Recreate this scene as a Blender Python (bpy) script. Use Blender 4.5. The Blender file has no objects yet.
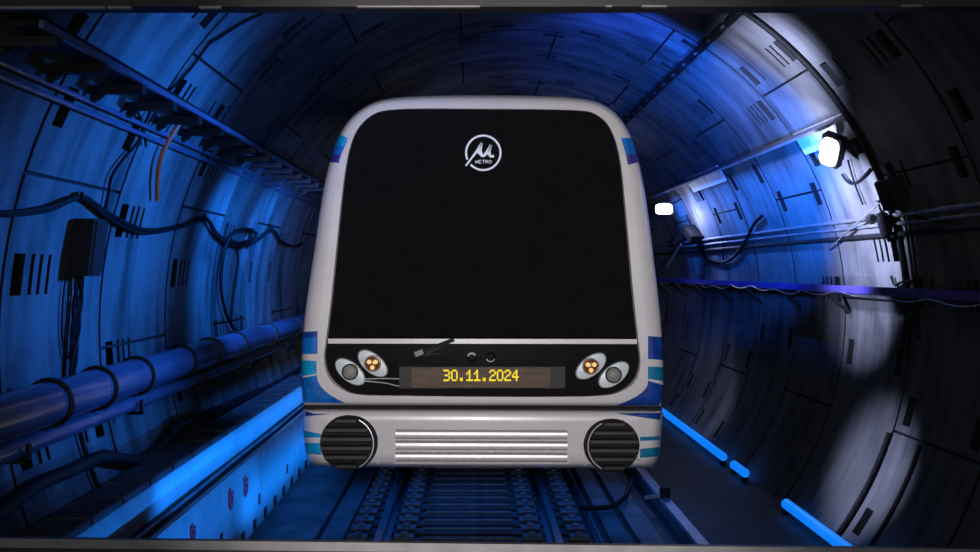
import bpy, math, random
from mathutils import Vector, Matrix, noise

random.seed(7)
S = bpy.context.scene
COL = S.collection
PI = math.pi

# ---------------------------------------------------------------- camera
F = 930.0                 # focal length in pixels of the 980 px wide frame
VX, VY = 473.0, 270.0     # where the tunnel axis vanishes
EYE = 2.35                # camera height over the tunnel floor
cam_d = bpy.data.cameras.new('camera')
cam_d.sensor_width = 36.0
cam_d.lens = F / 980 * 36.0
cam_d.shift_x = (490 - VX) / 980
cam_d.shift_y = -(276 - VY) / 980
cam_d.clip_end = 200
cam = bpy.data.objects.new('camera', cam_d)
cam.location = (0, 0, EYE)
cam.rotation_euler = (PI / 2, 0, 0)
COL.objects.link(cam)
S.camera = cam

# ---------------------------------------------------------------- world, exposure
S.view_settings.view_transform = 'Standard'
S.view_settings.look = 'None'
S.view_settings.exposure = 0.0
S.view_settings.gamma = 1.0
S.view_settings.use_curve_mapping = False
S.cycles.diffuse_bounces = 0
W = bpy.data.worlds.new('world')
S.world = W
W.use_nodes = True
W.node_tree.nodes['Background'].inputs[0].default_value = (0.016, 0.017, 0.022, 1)
W.node_tree.nodes['Background'].inputs[1].default_value = 1.0

# ---------------------------------------------------------------- lights
BLUE = (0.012, 0.20, 1.0)
AZURE = (0.004, 0.21, 1.0)
BLUE2 = (0.012, 0.16, 1.0)
DEEP = (0.02, 0.11, 1.0)
WHITE = (1.0, 0.95, 0.98)
COLD = (0.55, 0.62, 1.0)


def spot(name, loc, target, energy, color, angle, blend=0.6, radius=0.15):
    d = bpy.data.lights.new(name, 'SPOT')
    d.energy = energy
    d.color = color
    d.spot_size = math.radians(angle)
    d.spot_blend = blend
    d.shadow_soft_size = radius
    o = bpy.data.objects.new(name, d)
    o.location = loc
    o.rotation_euler = (Vector(target) - Vector(loc)).to_track_quat('-Z', 'Y').to_euler()
    COL.objects.link(o)
    return o


def point(name, loc, energy, color, radius=0.1):
    d = bpy.data.lights.new(name, 'POINT')
    d.energy = energy
    d.color = color
    d.shadow_soft_size = radius
    o = bpy.data.objects.new(name, d)
    o.location = loc
    COL.objects.link(o)
    return o


def strip(name, loc, target, lx, ly, energy, color, spread, roll=0.0):
    d = bpy.data.lights.new(name, 'AREA')
    d.shape = 'RECTANGLE'
    d.size, d.size_y = lx, ly
    d.energy = energy
    d.color = color
    d.spread = math.radians(spread)
    o = bpy.data.objects.new(name, d)
    o.location = loc
    o.rotation_euler = (Vector(target) - Vector(loc)).to_track_quat('-Z', 'Y').to_euler()
    COL.objects.link(o)
    return o


# unseen lights added behind the camera: train spot and a fill lifting the darks
spot('front_light', (0.1, -5.0, 2.45), (0.09, 8.4, 2.12), 3500, WHITE, 19.8, 0.10, 0.3)
strip('added_fill', (0.3, -5.0, 2.5), (0.3, 8.0, 2.3), 8.0, 5.0, 60, (0.9, 0.92, 1.0), 100)
# unseen blue lights added to wash the left wall, ceiling and walkway
spot('blue_light_near_wall', (2.2, 7.6, 3.2), (-2.6, 6.5, 2.75), 2100, BLUE, 47, 1.0, 0.3)
spot('blue_light_far_wall', (-1.76, 8.7, 3.0), (-2.62, 10.2, 2.1), 300, BLUE, 122, 0.9, 0.3)
spot('blue_light_deep_wall', (-1.76, 10.4, 3.0), (-2.62, 11.9, 2.1), 320, BLUE, 118, 0.9, 0.3)
strip('blue_light_walkway', (0.4, 6.5, 0.10), (-2.0, 6.5, 0.60), 3.2, 0.08, 8.5, AZURE, 28)
strip('blue_light_walkway_far', (-1.0, 10.5, 0.10), (-2.0, 10.5, 0.38), 5.4, 0.08, 18, AZURE, 44)
strip('blue_light_step', (-1.72, 9.0, 1.08), (-2.15, 9.0, 0.76), 5.4, 0.06, 13, AZURE, 44)
spot('blue_light_ceiling', (-0.4, 4.0, 2.9), (-1.5, 7.6, 4.9), 210, BLUE, 75, 0.8, 0.3)
# unseen lights added for the right wall, vault and track
spot('blue_light_right_wall', (2.0, 8.0, 2.7), (3.5, 11.5, 4.2), 950, BLUE2, 80, 0.5, 0.15)
spot('blue_light_right_vault', (1.35, 8.8, 4.25), (2.4, 13.0, 4.9), 330, DEEP, 95, 0.8, 0.2)
spot('white_light_right_vault', (1.5, 6.6, 3.8), (3.0, 8.75, 4.15), 1050, COLD, 40, 0.9, 0.1)
spot('white_light_low_right', (1.3, 7.0, 1.35), (3.42, 8.05, 0.6), 330, COLD, 35, 1.0, 0.05)
spot('white_light_below_ledge', (2.3, 7.4, 1.75), (3.72, 8.9, 1.92), 320, COLD, 34, 1.0, 0.05)
strip('blue_light_track', (0.2, 8.95, 0.5), (0.2, 8.951, 0.0), 4.0, 1.9, 14, BLUE, 150)

# ---------------------------------------------------------------- projection helpers


def at(px, py, d):
    return Vector(((px - VX) * d / F, d, EYE - (py - VY) * d / F))


CX, CZ, R = 0.556, 1.934, 3.2      # tunnel axis and inner radius


def on_wall(px, py, inset=0.0):
    """point of the lining (or of a shell inset into the tunnel) seen in this direction"""
    a, b = (px - VX) / F, -(py - VY) / F
    r = R - inset
    ez = EYE - CZ
    A = a * a + b * b
    B = 2 * (-CX * a + ez * b)
    C = CX * CX + ez * ez - r * r
    d = (-B + math.sqrt(B * B - 4 * A * C)) / (2 * A)
    return Vector((a * d, d, EYE + b * d))


def ring_pt(deg, y, r=R):
    t = math.radians(deg)
    return Vector((CX + r * math.cos(t), y, CZ + r * math.sin(t)))


# ---------------------------------------------------------------- materials
def mat(name, color, rough=0.6, metal=0.0, spec=0.5, var=0.0, vscale=6.0, bump=0.0, bscale=40.0,
        emit=None, estr=0.0, coat=0.0, stretch=None):
    m = bpy.data.materials.new(name)
    m.use_nodes = True
    nt = m.node_tree
    b = nt.nodes['Principled BSDF']
    b.inputs['Base Color'].default_value = (*color, 1)
    b.inputs['Roughness'].default_value = rough
    b.inputs['Metallic'].default_value = metal
    b.inputs['Specular IOR Level'].default_value = spec
    b.inputs['Coat Weight'].default_value = coat
    if emit:
        b.inputs['Emission Color'].default_value = (*emit, 1)
        b.inputs['Emission Strength'].default_value = estr
    tc = nt.nodes.new('ShaderNodeTexCoord')
    src = tc.outputs['Object']
    if stretch:
        mp = nt.nodes.new('ShaderNodeMapping')
        mp.inputs['Scale'].default_value = stretch
        nt.links.new(src, mp.inputs['Vector'])
        src = mp.outputs['Vector']
    if var > 0:
        n = nt.nodes.new('ShaderNodeTexNoise')
        n.inputs['Scale'].default_value = vscale
        n.inputs['Detail'].default_value = 8
        n.inputs['Roughness'].default_value = 0.65
        nt.links.new(src, n.inputs['Vector'])
        r = nt.nodes.new('ShaderNodeValToRGB')
        lo = [max(0, c * (1 - var)) for c in color]
        hi = [min(1, c * (1 + var)) for c in color]
        r.color_ramp.elements[0].position = 0.36
        r.color_ramp.elements[0].color = (*lo, 1)
        r.color_ramp.elements[1].position = 0.64
        r.color_ramp.elements[1].color = (*hi, 1)
        nt.links.new(n.outputs['Fac'], r.inputs['Fac'])
        nt.links.new(r.outputs['Color'], b.inputs['Base Color'])
    if bump > 0:
        n2 = nt.nodes.new('ShaderNodeTexNoise')
        n2.inputs['Scale'].default_value = bscale
        n2.inputs['Detail'].default_value = 6
        nt.links.new(tc.outputs['Object'], n2.inputs['Vector'])
        bp = nt.nodes.new('ShaderNodeBump')
        bp.inputs['Strength'].default_value = bump
        bp.inputs['Distance'].default_value = 0.02
        nt.links.new(n2.outputs['Fac'], bp.inputs['Height'])
        nt.links.new(bp.outputs['Normal'], b.inputs['Normal'])
    return m


def lining_material():
    """cast concrete with blotches, runs of damp and pale lime streaks around the ring"""
    m = mat('lining_concrete', (0.42, 0.42, 0.43), 0.72, spec=0.2, bump=0.25, bscale=26)
    nt = m.node_tree
    b = nt.nodes['Principled BSDF']
    tc = nt.nodes.new('ShaderNodeTexCoord')
    n1 = nt.nodes.new('ShaderNodeTexNoise')
    n1.inputs['Scale'].default_value = 0.9
    n1.inputs['Detail'].default_value = 9
    n1.inputs['Roughness'].default_value = 0.62
    nt.links.new(tc.outputs['Object'], n1.inputs['Vector'])
    mp = nt.nodes.new('ShaderNodeMapping')
    mp.inputs['Scale'].default_value = (0.6, 3.2, 0.45)
    nt.links.new(tc.outputs['Object'], mp.inputs['Vector'])
    n2 = nt.nodes.new('ShaderNodeTexNoise')
    n2.inputs['Scale'].default_value = 1.5
    n2.inputs['Detail'].default_value = 7
    nt.links.new(mp.outputs['Vector'], n2.inputs['Vector'])
    mx = nt.nodes.new('ShaderNodeMath')
    mx.operation = 'MULTIPLY'
    nt.links.new(n1.outputs['Fac'], mx.inputs[0])
    nt.links.new(n2.outputs['Fac'], mx.inputs[1])
    r = nt.nodes.new('ShaderNodeValToRGB')
    e = r.color_ramp.elements
    e[0].position, e[0].color = 0.13, (0.05, 0.05, 0.055, 1)
    e[1].position, e[1].color = 0.40, (0.24, 0.24, 0.24, 1)
    x = e.new(0.24)
    x.color = (0.15, 0.15, 0.155, 1)
    nt.links.new(mx.outputs[0], r.inputs['Fac'])
    nt.links.new(r.outputs['Color'], b.inputs['Base Color'])
    return m


M_lining = lining_material()
M_pocket = mat('pocket_shade_and_joint', (0.010, 0.010, 0.011), 0.8)  # dark joints, and the shade inside bolt pockets put into the colour
M_concrete = mat('walkway_concrete', (0.40, 0.40, 0.40), 0.6, var=0.12, vscale=3.0, bump=0.2)
M_dark_concrete = mat('dark_concrete', (0.075, 0.075, 0.08), 0.7, var=0.4, vscale=4, bump=0.3)
M_floor = mat('track_bed', (0.13, 0.13, 0.135), 0.55, var=0.5, vscale=2.5, bump=0.3)
M_bed = mat('dark_track_bed', (0.030, 0.030, 0.032), 0.6, var=0.5, vscale=3, bump=0.3)
M_black = mat('black_rubber', (0.010, 0.010, 0.011), 0.6, spec=0.12, var=0.3)
M_black_steel = mat('black_steel', (0.014, 0.014, 0.016), 0.55, spec=0.2, var=0.3)
M_steel = mat('rail_steel', (0.45, 0.42, 0.5), 0.28, metal=1.0, var=0.15, vscale=12)
M_pipe = mat('blue_painted_pipe', (0.11, 0.13, 0.22), 0.28, spec=0.7, var=0.2, vscale=5, coat=0.3)
M_grey_steel = mat('galvanised_steel', (0.33, 0.34, 0.37), 0.42, metal=0.6, var=0.25, vscale=9)
M_navy = mat('indigo_painted_steel', (0.09, 0.07, 0.42), 0.35, var=0.25, vscale=7)
M_clip = mat('dark_rail_clip_steel', (0.17, 0.17, 0.18), 0.45, metal=0.2, var=0.3, vscale=9)
M_orange = mat('orange_cable_sheath', (0.75, 0.13, 0.03), 0.5, var=0.1)
M_red = mat('red_paint', (0.9, 0.08, 0.14), 0.6, var=0.2, vscale=60)
M_white = mat('white_body_paint', (0.60, 0.575, 0.585), 0.28, spec=0.5, var=0.04, vscale=3, coat=0.4)
M_glass = mat('black_windscreen_glass', (0.0085, 0.0085, 0.009), 0.3, spec=0.0, var=0.1)
M_panel = mat('black_gloss_panel', (0.010, 0.009, 0.009), 0.3, spec=0.01, var=0.15)
M_chrome = mat('silver_ribbing', (0.62, 0.60, 0.60), 0.35, metal=0.3, var=0.08, vscale=20)
M_slat = mat('vent_slat', (0.016, 0.012, 0.011), 0.45, spec=0.2, var=0.3, vscale=15)
M_bezel = mat('pale_lamp_bezel', (0.60, 0.68, 0.70), 0.35, var=0.03)
M_lens = mat('grey_lens', (0.23, 0.22, 0.20), 0.5, spec=0.4, var=0.1, vscale=30)
M_amber_cup = mat('brown_lamp_cup', (0.16, 0.055, 0.01), 0.3, spec=0.6, var=0.1)
M_amber = mat('amber_lamp', (0.8, 0.5, 0.15), 0.3, emit=(1.0, 0.55, 0.12), estr=0.55, var=0.05)
M_display = mat('display_window', (0.125, 0.088, 0.066), 0.5, spec=0.1, var=0.22, vscale=4, stretch=(1, 1, 6))
M_display_end = mat('display_end_cover', (0.055, 0.052, 0.051), 0.5, spec=0.1, var=0.3, vscale=5, stretch=(1, 1, 12))
M_led = mat('yellow_led', (0.25, 0.19, 0.0), 0.5, spec=0.1, emit=(0.9, 0.68, 0.02), estr=0.95, var=0.02)
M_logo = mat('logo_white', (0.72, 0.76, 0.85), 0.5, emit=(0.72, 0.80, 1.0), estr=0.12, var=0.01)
M_cyan = mat('cyan_vinyl', (0.004, 0.27, 0.56), 0.3, spec=0.2, var=0.2, vscale=9)
M_azure = mat('azure_vinyl', (0.006, 0.13, 0.50), 0.3, spec=0.2, var=0.25, vscale=9)
M_royal = mat('royal_blue_vinyl', (0.008, 0.045, 0.26), 0.3, spec=0.2, var=0.3, vscale=9)
M_teal = mat('teal_vinyl', (0.006, 0.15, 0.29), 0.3, spec=0.2, var=0.2, vscale=9)
M_violet = mat('violet_vinyl', (0.04, 0.03, 0.24), 0.3, spec=0.2, var=0.15, vscale=9)
M_lamp = mat('lamp_glass', (0.9, 0.9, 0.9), 0.3, emit=(0.92, 0.95, 1.0), estr=6.0)
M_tube = mat('blue_streak_glow', (0.05, 0.2, 0.6), 0.3, emit=(0.003, 0.22, 1.0), estr=0.9)  # glow standing in for the blue glint at the wall foot
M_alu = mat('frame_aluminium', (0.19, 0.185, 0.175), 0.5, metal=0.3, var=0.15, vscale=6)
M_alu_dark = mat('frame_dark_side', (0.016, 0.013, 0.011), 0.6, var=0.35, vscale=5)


# ---------------------------------------------------------------- mesh helpers
class MB:
    def __init__(self):
        self.v, self.f, self.mi = [], [], []

    def add(self, vs, fs, mi=0):
        o = len(self.v)
        self.v += [tuple(p) for p in vs]
        for f in fs:
            self.f.append([i + o for i in f])
            self.mi.append(mi)
        return self

    def box(self, x0, x1, y0, y1, z0, z1, mi=0, bev=0.0):
        if bev > 0:
            # box with chamfered long edges (profile in the two shorter directions)
            dx, dy, dz = x1 - x0, y1 - y0, z1 - z0
            b = min(bev, dx * .45, dy * .45, dz * .45)
            if dx >= dy and dx >= dz:
                pr = [(y0 + b, z0), (y1 - b, z0), (y1, z0 + b), (y1, z1 - b), (y1 - b, z1), (y0 + b, z1), (y0, z1 - b), (y0, z0 + b)]
                A = [(x0, p, q) for p, q in pr]
                B = [(x1, p, q) for p, q in pr]
            elif dy >= dz:
                pr = [(x0 + b, z0), (x1 - b, z0), (x1, z0 + b), (x1, z1 - b), (x1 - b, z1), (x0 + b, z1), (x0, z1 - b), (x0, z0 + b)]
                A = [(p, y0, q) for p, q in pr]
                B = [(p, y1, q) for p, q in pr]
            else:
                pr = [(x0 + b, y0), (x1 - b, y0), (x1, y0 + b), (x1, y1 - b), (x1 - b, y1), (x0 + b, y1), (x0, y1 - b), (x0, y0 + b)]
                A = [(p, q, z0) for p, q in pr]
                B = [(p, q, z1) for p, q in pr]
            n = 8
            return self.add(A + B, [[i, (i + 1) % n, n + (i + 1) % n, n + i] for i in range(n)] +
                            [list(range(n))[::-1], list(range(n, 2 * n))], mi)
        vs = [(x, y, z) for x in (x0, x1) for y in (y0, y1) for z in (z0, z1)]
        return self.add(vs, [(0, 1, 3, 2), (4, 6, 7, 5), (0, 4, 5, 1), (2, 3, 7, 6), (0, 2, 6, 4), (1, 5, 7, 3)], mi)

    def obox(self, c, ax, ay, az, mi=0):
        """box from centre and three half-axis vectors"""
        c, ax, ay, az = map(Vector, (c, ax, ay, az))
        vs = [c + ax * i + ay * j + az * k for i in (-1, 1) for j in (-1, 1) for k in (-1, 1)]
        return self.add(vs, [(0, 1, 3, 2), (4, 6, 7, 5), (0, 4, 5, 1), (2, 3, 7, 6), (0, 2, 6, 4), (1, 5, 7, 3)], mi)

    def bar(self, a, b, w, h, up=(0, 0, 1), mi=0):
        a, b = Vector(a), Vector(b)
        t = (b - a).normalized()
        s = t.cross(Vector(up))
        if s.length < 1e-4:
            s = t.cross(Vector((0, 1, 0)))
        s.normalize()
        u = s.cross(t)
        return self.obox((a + b) / 2, (b - a) / 2, s * w / 2, u * h / 2, mi)

    def tube(self, pts, r, n=8, mi=0, closed=False):
        pts = [Vector(p) for p in pts]
        rings = []
        m = len(pts)
        nrm = None
        for i, p in enumerate(pts):
            if closed:
                t = pts[(i + 1) % m] - pts[i - 1]
            else:
                t = pts[min(i + 1, m - 1)] - pts[max(i - 1, 0)]
            t.normalize()
            if nrm is None:
                nrm = t.cross(Vector((0.3, 0.2, 1))).normalized()
            nrm = (nrm - t * nrm.dot(t)).normalized()
            bn = t.cross(nrm)
            rr = r[i] if isinstance(r, (list, tuple)) else r
            rings.append([p + (nrm * math.cos(2 * PI * k / n) + bn * math.sin(2 * PI * k / n)) * rr for k in range(n)])
        vs = [q for g in rings for q in g]
        fs = []
        for i in range(m if closed else m - 1):
            j = (i + 1) % m
            for k in range(n):
                fs.append([i * n + k, i * n + (k + 1) % n, j * n + (k + 1) % n, j * n + k])
        if not closed:
            fs.append(list(range(n))[::-1])
            fs.append([(m - 1) * n + k for k in range(n)])
        return self.add(vs, fs, mi)

    def prism(self, poly, y0, y1, mi=0):
        """polygon of (x, z) points pushed from y0 to y1"""
        n = len(poly)
        vs = [(x, y0, z) for x, z in poly] + [(x, y1, z) for x, z in poly]
        return self.add(vs, [list(range(n)), list(range(n, 2 * n))[::-1]] +
                        [[(i + 1) % n, i, n + i, n + (i + 1) % n] for i in range(n)], mi)

    def loft(self, rings, cap0=False, cap1=False, mi=0):
        n = len(rings[0])
        vs = [p for g in rings for p in g]
        fs = []
        for i in range(len(rings) - 1):
            for k in range(n):
                fs.append([i * n + k, i * n + (k + 1) % n, (i + 1) * n + (k + 1) % n, (i + 1) * n + k])
        if cap0:
            fs.append(list(range(n))[::-1])
        if cap1:
            fs.append([(len(rings) - 1) * n + k for k in range(n)])
        return self.add(vs, fs, mi)

    def build(self, name, mats, parent=None, smooth=False):
        me = bpy.data.meshes.new(name)
        me.from_pydata(self.v, [], self.f)
        if not isinstance(mats, (list, tuple)):
            mats = [mats]
        for m in mats:
            me.materials.append(m)
        me.polygons.foreach_set('material_index', self.mi)
        if smooth:
            me.polygons.foreach_set('use_smooth', [True] * len(me.polygons))
            me.update()
            try:
                me.set_sharp_from_angle(angle=math.radians(40))
            except Exception:
                pass
        me.update()
        import bmesh
        bm = bmesh.new()
        bm.from_mesh(me)
        bmesh.ops.recalc_face_normals(bm, faces=bm.faces)
        bm.to_mesh(me)
        bm.free()
        o = bpy.data.objects.new(name, me)
        COL.objects.link(o)
        if parent is not None:
            o.parent = parent
            o.matrix_parent_inverse = Matrix.Translation(-parent.location)
        return o


def tag(o, label, cat, group=None):
    o['label'] = label
    o['category'] = cat
    if group:
        o['group'] = group
    return o


def thing(name, loc, label, cat, group=None):
    o = bpy.data.objects.new(name, None)
    o.empty_display_size = 0.1
    o.location = loc
    COL.objects.link(o)
    return tag(o, label, cat, group)


def struct(o):
    o['kind'] = 'structure'
    return o


def dup(root, off):
    """copy of a thing with copies of its parts and sub-parts, shifted by off"""
    r = root.copy()
    COL.objects.link(r)
    r.location = root.location + Vector(off)
    for ch in list(root.children):
        c = ch.copy()
        COL.objects.link(c)
        c.parent = r
        c.matrix_parent_inverse = ch.matrix_parent_inverse.copy()
        for g in list(ch.children):
            d = g.copy()
            COL.objects.link(d)
            d.parent = c
            d.matrix_parent_inverse = g.matrix_parent_inverse.copy()
    return r


ORD = ('first second third fourth fifth sixth seventh eighth ninth tenth eleventh twelfth thirteenth fourteenth '
       'fifteenth sixteenth seventeenth eighteenth nineteenth twentieth').split()


def smooth_path(pts, sub=6, closed=False):
    pts = [Vector(p) for p in pts]
    out = []
    n = len(pts)
    for i in range(n if closed else n - 1):
        if closed:
            p0, p1, p2, p3 = pts[i - 1], pts[i], pts[(i + 1) % n], pts[(i + 2) % n]
        else:
            p0, p1, p2, p3 = pts[max(i - 1, 0)], pts[i], pts[i + 1], pts[min(i + 2, n - 1)]
        for k in range(sub):
            t = k / sub
            out.append(0.5 * ((2 * p1) + (p2 - p0) * t + (2 * p0 - 5 * p1 + 4 * p2 - p3) * t * t +
                              (3 * p1 - p0 - 3 * p2 + p3) * t ** 3))
    if not closed:
        out.append(pts[-1])
    return out


def run_on_wall(pix, inset):
    """cable path along the lining through the places seen at these pixels"""
    return smooth_path([on_wall(x, y, inset) for x, y in pix])


# ================================================================ TUNNEL LINING
RING = 1.4
Y_FIRST = 7.98 - 3 * RING          # a ring joint lies 7.98 m ahead
N_RING = 30


def lining(name, a0, a1):
    mb = MB()
    for k in range(N_RING):
        y0 = Y_FIRST + k * RING
        rnd = random.Random(100 + k)
        # across the ring: joint groove, pocket rows
        yb = [0, .016, .10, .235, .31, .355, .42, .46, .53, .57, .70, .84, .98, 1.02, 1.15, 1.285, RING - .016, RING]
        cells_y = [(y0 + yb[i], y0 + yb[i + 1], i) for i in range(len(yb) - 1)]
        joints = [22.5 + 40 * j + (20 if k % 2 else 0) for j in range(-2, 6)]
        pk = []
        for j in range(-2, 13):
            c = 18 * j + (7 if k % 2 else 0) + 4
            if rnd.random() < 0.82:
                pk.append((c - 2.2, c + 2.2, rnd.random()))
        edges = set()
        t = a0
        while t < a1 + 1e-6:
            edges.add(round(t, 3))
            t += 2.5
        for a, b, _ in pk:
            for e in (a, b):
                if a0 < e < a1:
                    edges.add(round(e, 3))
        for j in joints:
            for e in (j - .2, j + .2):
                if a0 < e < a1:
                    edges.add(round(e, 3))
        edges.add(a1)
        th = sorted(edges)
        ny, nt = len(cells_y), len(th) - 1
        dep = [[0.0] * ny for _ in range(nt)]
        mi = [[0] * ny for _ in range(nt)]
        for i in range(nt):
            mid = (th[i] + th[i + 1]) / 2
            inj = any(abs(mid - j) < .2 for j in joints)
            for q in range(ny):
                ci = cells_y[q][2]
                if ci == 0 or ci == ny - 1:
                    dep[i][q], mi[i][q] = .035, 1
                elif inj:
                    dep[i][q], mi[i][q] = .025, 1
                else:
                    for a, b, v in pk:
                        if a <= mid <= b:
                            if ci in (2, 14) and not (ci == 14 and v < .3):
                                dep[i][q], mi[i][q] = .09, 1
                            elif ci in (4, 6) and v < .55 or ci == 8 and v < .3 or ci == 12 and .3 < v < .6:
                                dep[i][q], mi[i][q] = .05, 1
        vid = {}

        def vert(ti, y, d):
            key = (ti, y, d)
            if key not in vid:
                vid[key] = len(mb.v)
                mb.v.append(tuple(ring_pt(th[ti], y, R + d)))
            return vid[key]
        for i in range(nt):
            for q in range(ny):
                ya, yc, _ = cells_y[q]
                d = dep[i][q]
                mb.f.append([vert(i, ya, d), vert(i + 1, ya, d), vert(i + 1, yc, d), vert(i, yc, d)])
                mb.mi.append(mi[i][q])
                if q + 1 < ny and dep[i][q + 1] != d:
                    e = dep[i][q + 1]
                    mb.f.append([vert(i, yc, d), vert(i + 1, yc, d), vert(i + 1, yc, e), vert(i, yc, e)])
                    mb.mi.append(1)
                if i + 1 < nt and dep[i + 1][q] != d:
                    e = dep[i + 1][q]
                    mb.f.append([vert(i + 1, ya, d), vert(i + 1, yc, d), vert(i + 1, yc, e), vert(i + 1, ya, e)])
                    mb.mi.append(1)
    # outer skin so that the lining has a thickness and keeps outside light out
    yA, yB = Y_FIRST, Y_FIRST + N_RING * RING
    steps = 24
    aa = [a0 + (a1 - a0) * i / steps for i in range(steps + 1)]
    vs = [ring_pt(a, y, R + .30) for y in (yA, yB) for a in aa]
    mb.add(vs, [[i, i + 1, steps + 2 + i, steps + 1 + i] for i in range(steps)], 0)
    vs = [ring_pt(a, yA, r) for r in (R + .035, R + .30) for a in aa]
    mb.add(vs, [[i, i + 1, steps + 2 + i, steps + 1 + i] for i in range(steps)], 0)
    me = bpy.data.meshes.new(name)
    me.from_pydata(mb.v, [], mb.f)
    me.materials.append(M_lining)
    me.materials.append(M_pocket)
    me.polygons.foreach_set('material_index', mb.mi)
    me.update()
    o = bpy.data.objects.new(name, me)
    COL.objects.link(o)
    return struct(o)


Y_END = Y_FIRST + N_RING * RING
lining('wall_right', -39.0, 52.0)
lining('ceiling', 52.0, 127.0)
lining('wall_left', 127.0, 219.0)
mb = MB()
mb.add([ring_pt(a, Y_END, R + .3) for a in range(-40, 221, 10)], [list(range(27))])
struct(mb.build('wall_far_end', M_dark_concrete))

# floor slab with the drain slot left of the track
mb = MB()
mb.box(-2.2, 3.25, 2.6, Y_END, -0.4, 0.0, mi=1)
mb.box(-1.93, -1.36, 4.3, 34, 0.0, 0.045)
mb.box(-1.31, -1.12, 4.3, 34, 0.0, 0.045)
mb.box(1.18, 1.34, 4.3, 34, 0.0, 0.05)
mb.box(1.42, 1.62, 4.3, 34, 0.0, 0.04)
struct(mb.build('floor', [M_floor, M_bed]))

# walkway on the left: riser, cable trough, upper step
mb = MB()
prof = [(-1.93, 0.0), (-1.93, 0.72), (-1.955, 0.73), (-1.955, 0.60), (-2.15, 0.60), (-2.15, 0.90), (-2.16, 0.91), (-2.47, 0.91), (-2.3, 0.0)]
y = 4.3
while y < 34:
    mb.prism(prof, y, y + 1.392)
    y += 1.4
struct(mb.build('trim_1', M_concrete))

# ================================================================ RIGHT-HAND KERB
mb = MB()
mb.box(1.80, 1.92, 4.5, 30, 0.0, 0.14, bev=.015)
tag(mb.build('kerb_beam', M_grey_steel), 'long straight grey steel kerb beam on the floor between track and right wall', 'beam')
mb = MB()
mb.tube([(1.075, 4.6, .075), (1.075, 24, .075)], .018, 8)
mb.box(1.045, 1.105, 4.6, 24, 0.0, .058)
tag(mb.build('conductor_rail', M_steel, smooth=True), 'thin shiny rail strip running beside the right running rail', 'rail')

# ================================================================ TRACK
TC = -0.04
for sx, lab in ((-1, 'left steel running rail of the track, under the left half of the train'),
                (1, 'right steel running rail of the track, under the right half of the train')):
    x = TC + sx * .74
    pr = [(-.07, .037), (.07, .037), (.07, .048), (.012, .062), (.012, .115), (.036, .122), (.036, .145), (.028, .152),
          (-.028, .152), (-.036, .145), (-.036, .122), (-.012, .115), (-.012, .062), (-.07, .048)]
    mb = MB()
    mb.prism([(x + a, b) for a, b in pr], 4.4, 34)
    tag(mb.build('running_rail', M_steel), lab, 'rail', 'running rails of the track')

y0 = 7.98
t = thing('sleeper', (TC, y0, 0), '', 'sleeper', 'sleepers between the rails')
mb = MB()
mb.box(TC - 1.04, TC + 1.04, y0 - .075, y0 + .075, 0.0, 0.036, bev=.008)
mb.build('tie', M_dark_concrete, t)
mb = MB()
mb.box(TC - .40, TC + .40, y0 - .018, y0 + .018, 0.036, 0.06, bev=.006)
mb.build('tie_bar', M_clip, t)
for xx in (-.95, -.55, .55, .95):
    mb = MB()
    mb.box(TC + xx - .085, TC + xx + .085, y0 - .055, y0 + .055, .036, .075, bev=.01)
    mb.box(TC + xx - .03, TC + xx + .03, y0 - .03, y0 + .03, .07, .10, bev=.008)
    mb.build('baseplate', M_clip, t)
for i in range(14):
    o = t if i == 0 else dup(t, (0, .285 * i, 0))
    o['label'] = 'dark sleeper with rail clips across the track, %s row from the near end' % ORD[i]

# ================================================================ METRO TRAIN
D0 = 8.45
TCX, TCY = 483.0, 255.0
half_out = [(483, 95), (520, 95.3), (560, 96.5), (588, 99.5), (606, 106), (620, 118), (631, 137), (639, 163), (645, 192), (650, 228),
            (655, 268), (660, 312), (662.5, 345), (663.5, 378), (662.5, 396), (661, 406.5)]
half_outL = [(483, 95), (440, 95.3), (402, 97), (378, 101), (360, 110), (346, 124), (336, 143), (328.5, 166), (323, 192), (317.5, 228),
             (311.5, 268), (306, 305), (303, 335), (301.5, 365), (302.5, 390), (304, 405.5)]
half_in = [(483, 110), (540, 110.3), (580, 111.5), (594, 114.5), (606, 124), (614, 140), (619.5, 165), (623, 200), (627.5, 250),
           (632, 300), (637, 345), (638.5, 362), (634, 378), (622, 389), (604, 394.5), (560, 396)]
half_inL = [(483, 109.5), (420, 109.6), (388, 111), (374, 115), (362, 125), (353.5, 140), (347.5, 165), (343, 200), (338, 250),
            (333, 300), (328, 340), (326, 356), (329.5, 373), (341, 386), (358, 393.5), (400, 395)]
out_poly = half_out + half_outL[:0:-1]
in_poly = half_in + [(483, 396)] + half_inL[:0:-1]


def smooth2(poly, sub=5, sharp=None):
    n = len(poly)
    res = []
    for i in range(n):
        p0, p1, p2, p3 = [Vector((*poly[(i + k) % n], 0)) for k in (-1, 0, 1, 2)]
        if sharp and (i in sharp):
            res.append((p1.x, p1.y))
            for k in range(1, sub):
                q = p1.lerp(p2, k / sub)
                res.append((q.x, q.y))
            continue
        for k in range(sub):
            t_ = k / sub
            q = 0.5 * ((2 * p1) + (p2 - p0) * t_ + (2 * p0 - 5 * p1 + 4 * p2 - p3) * t_ * t_ + (3 * p1 - p0 - 3 * p2 + p3) * t_ ** 3)
            res.append((q.x, q.y))
    return res


OUT = smooth2(out_poly, 5, {len(half_out) - 1, len(half_out) - 2, len(half_out)})
INN = smooth2(in_poly, 5)


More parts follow.
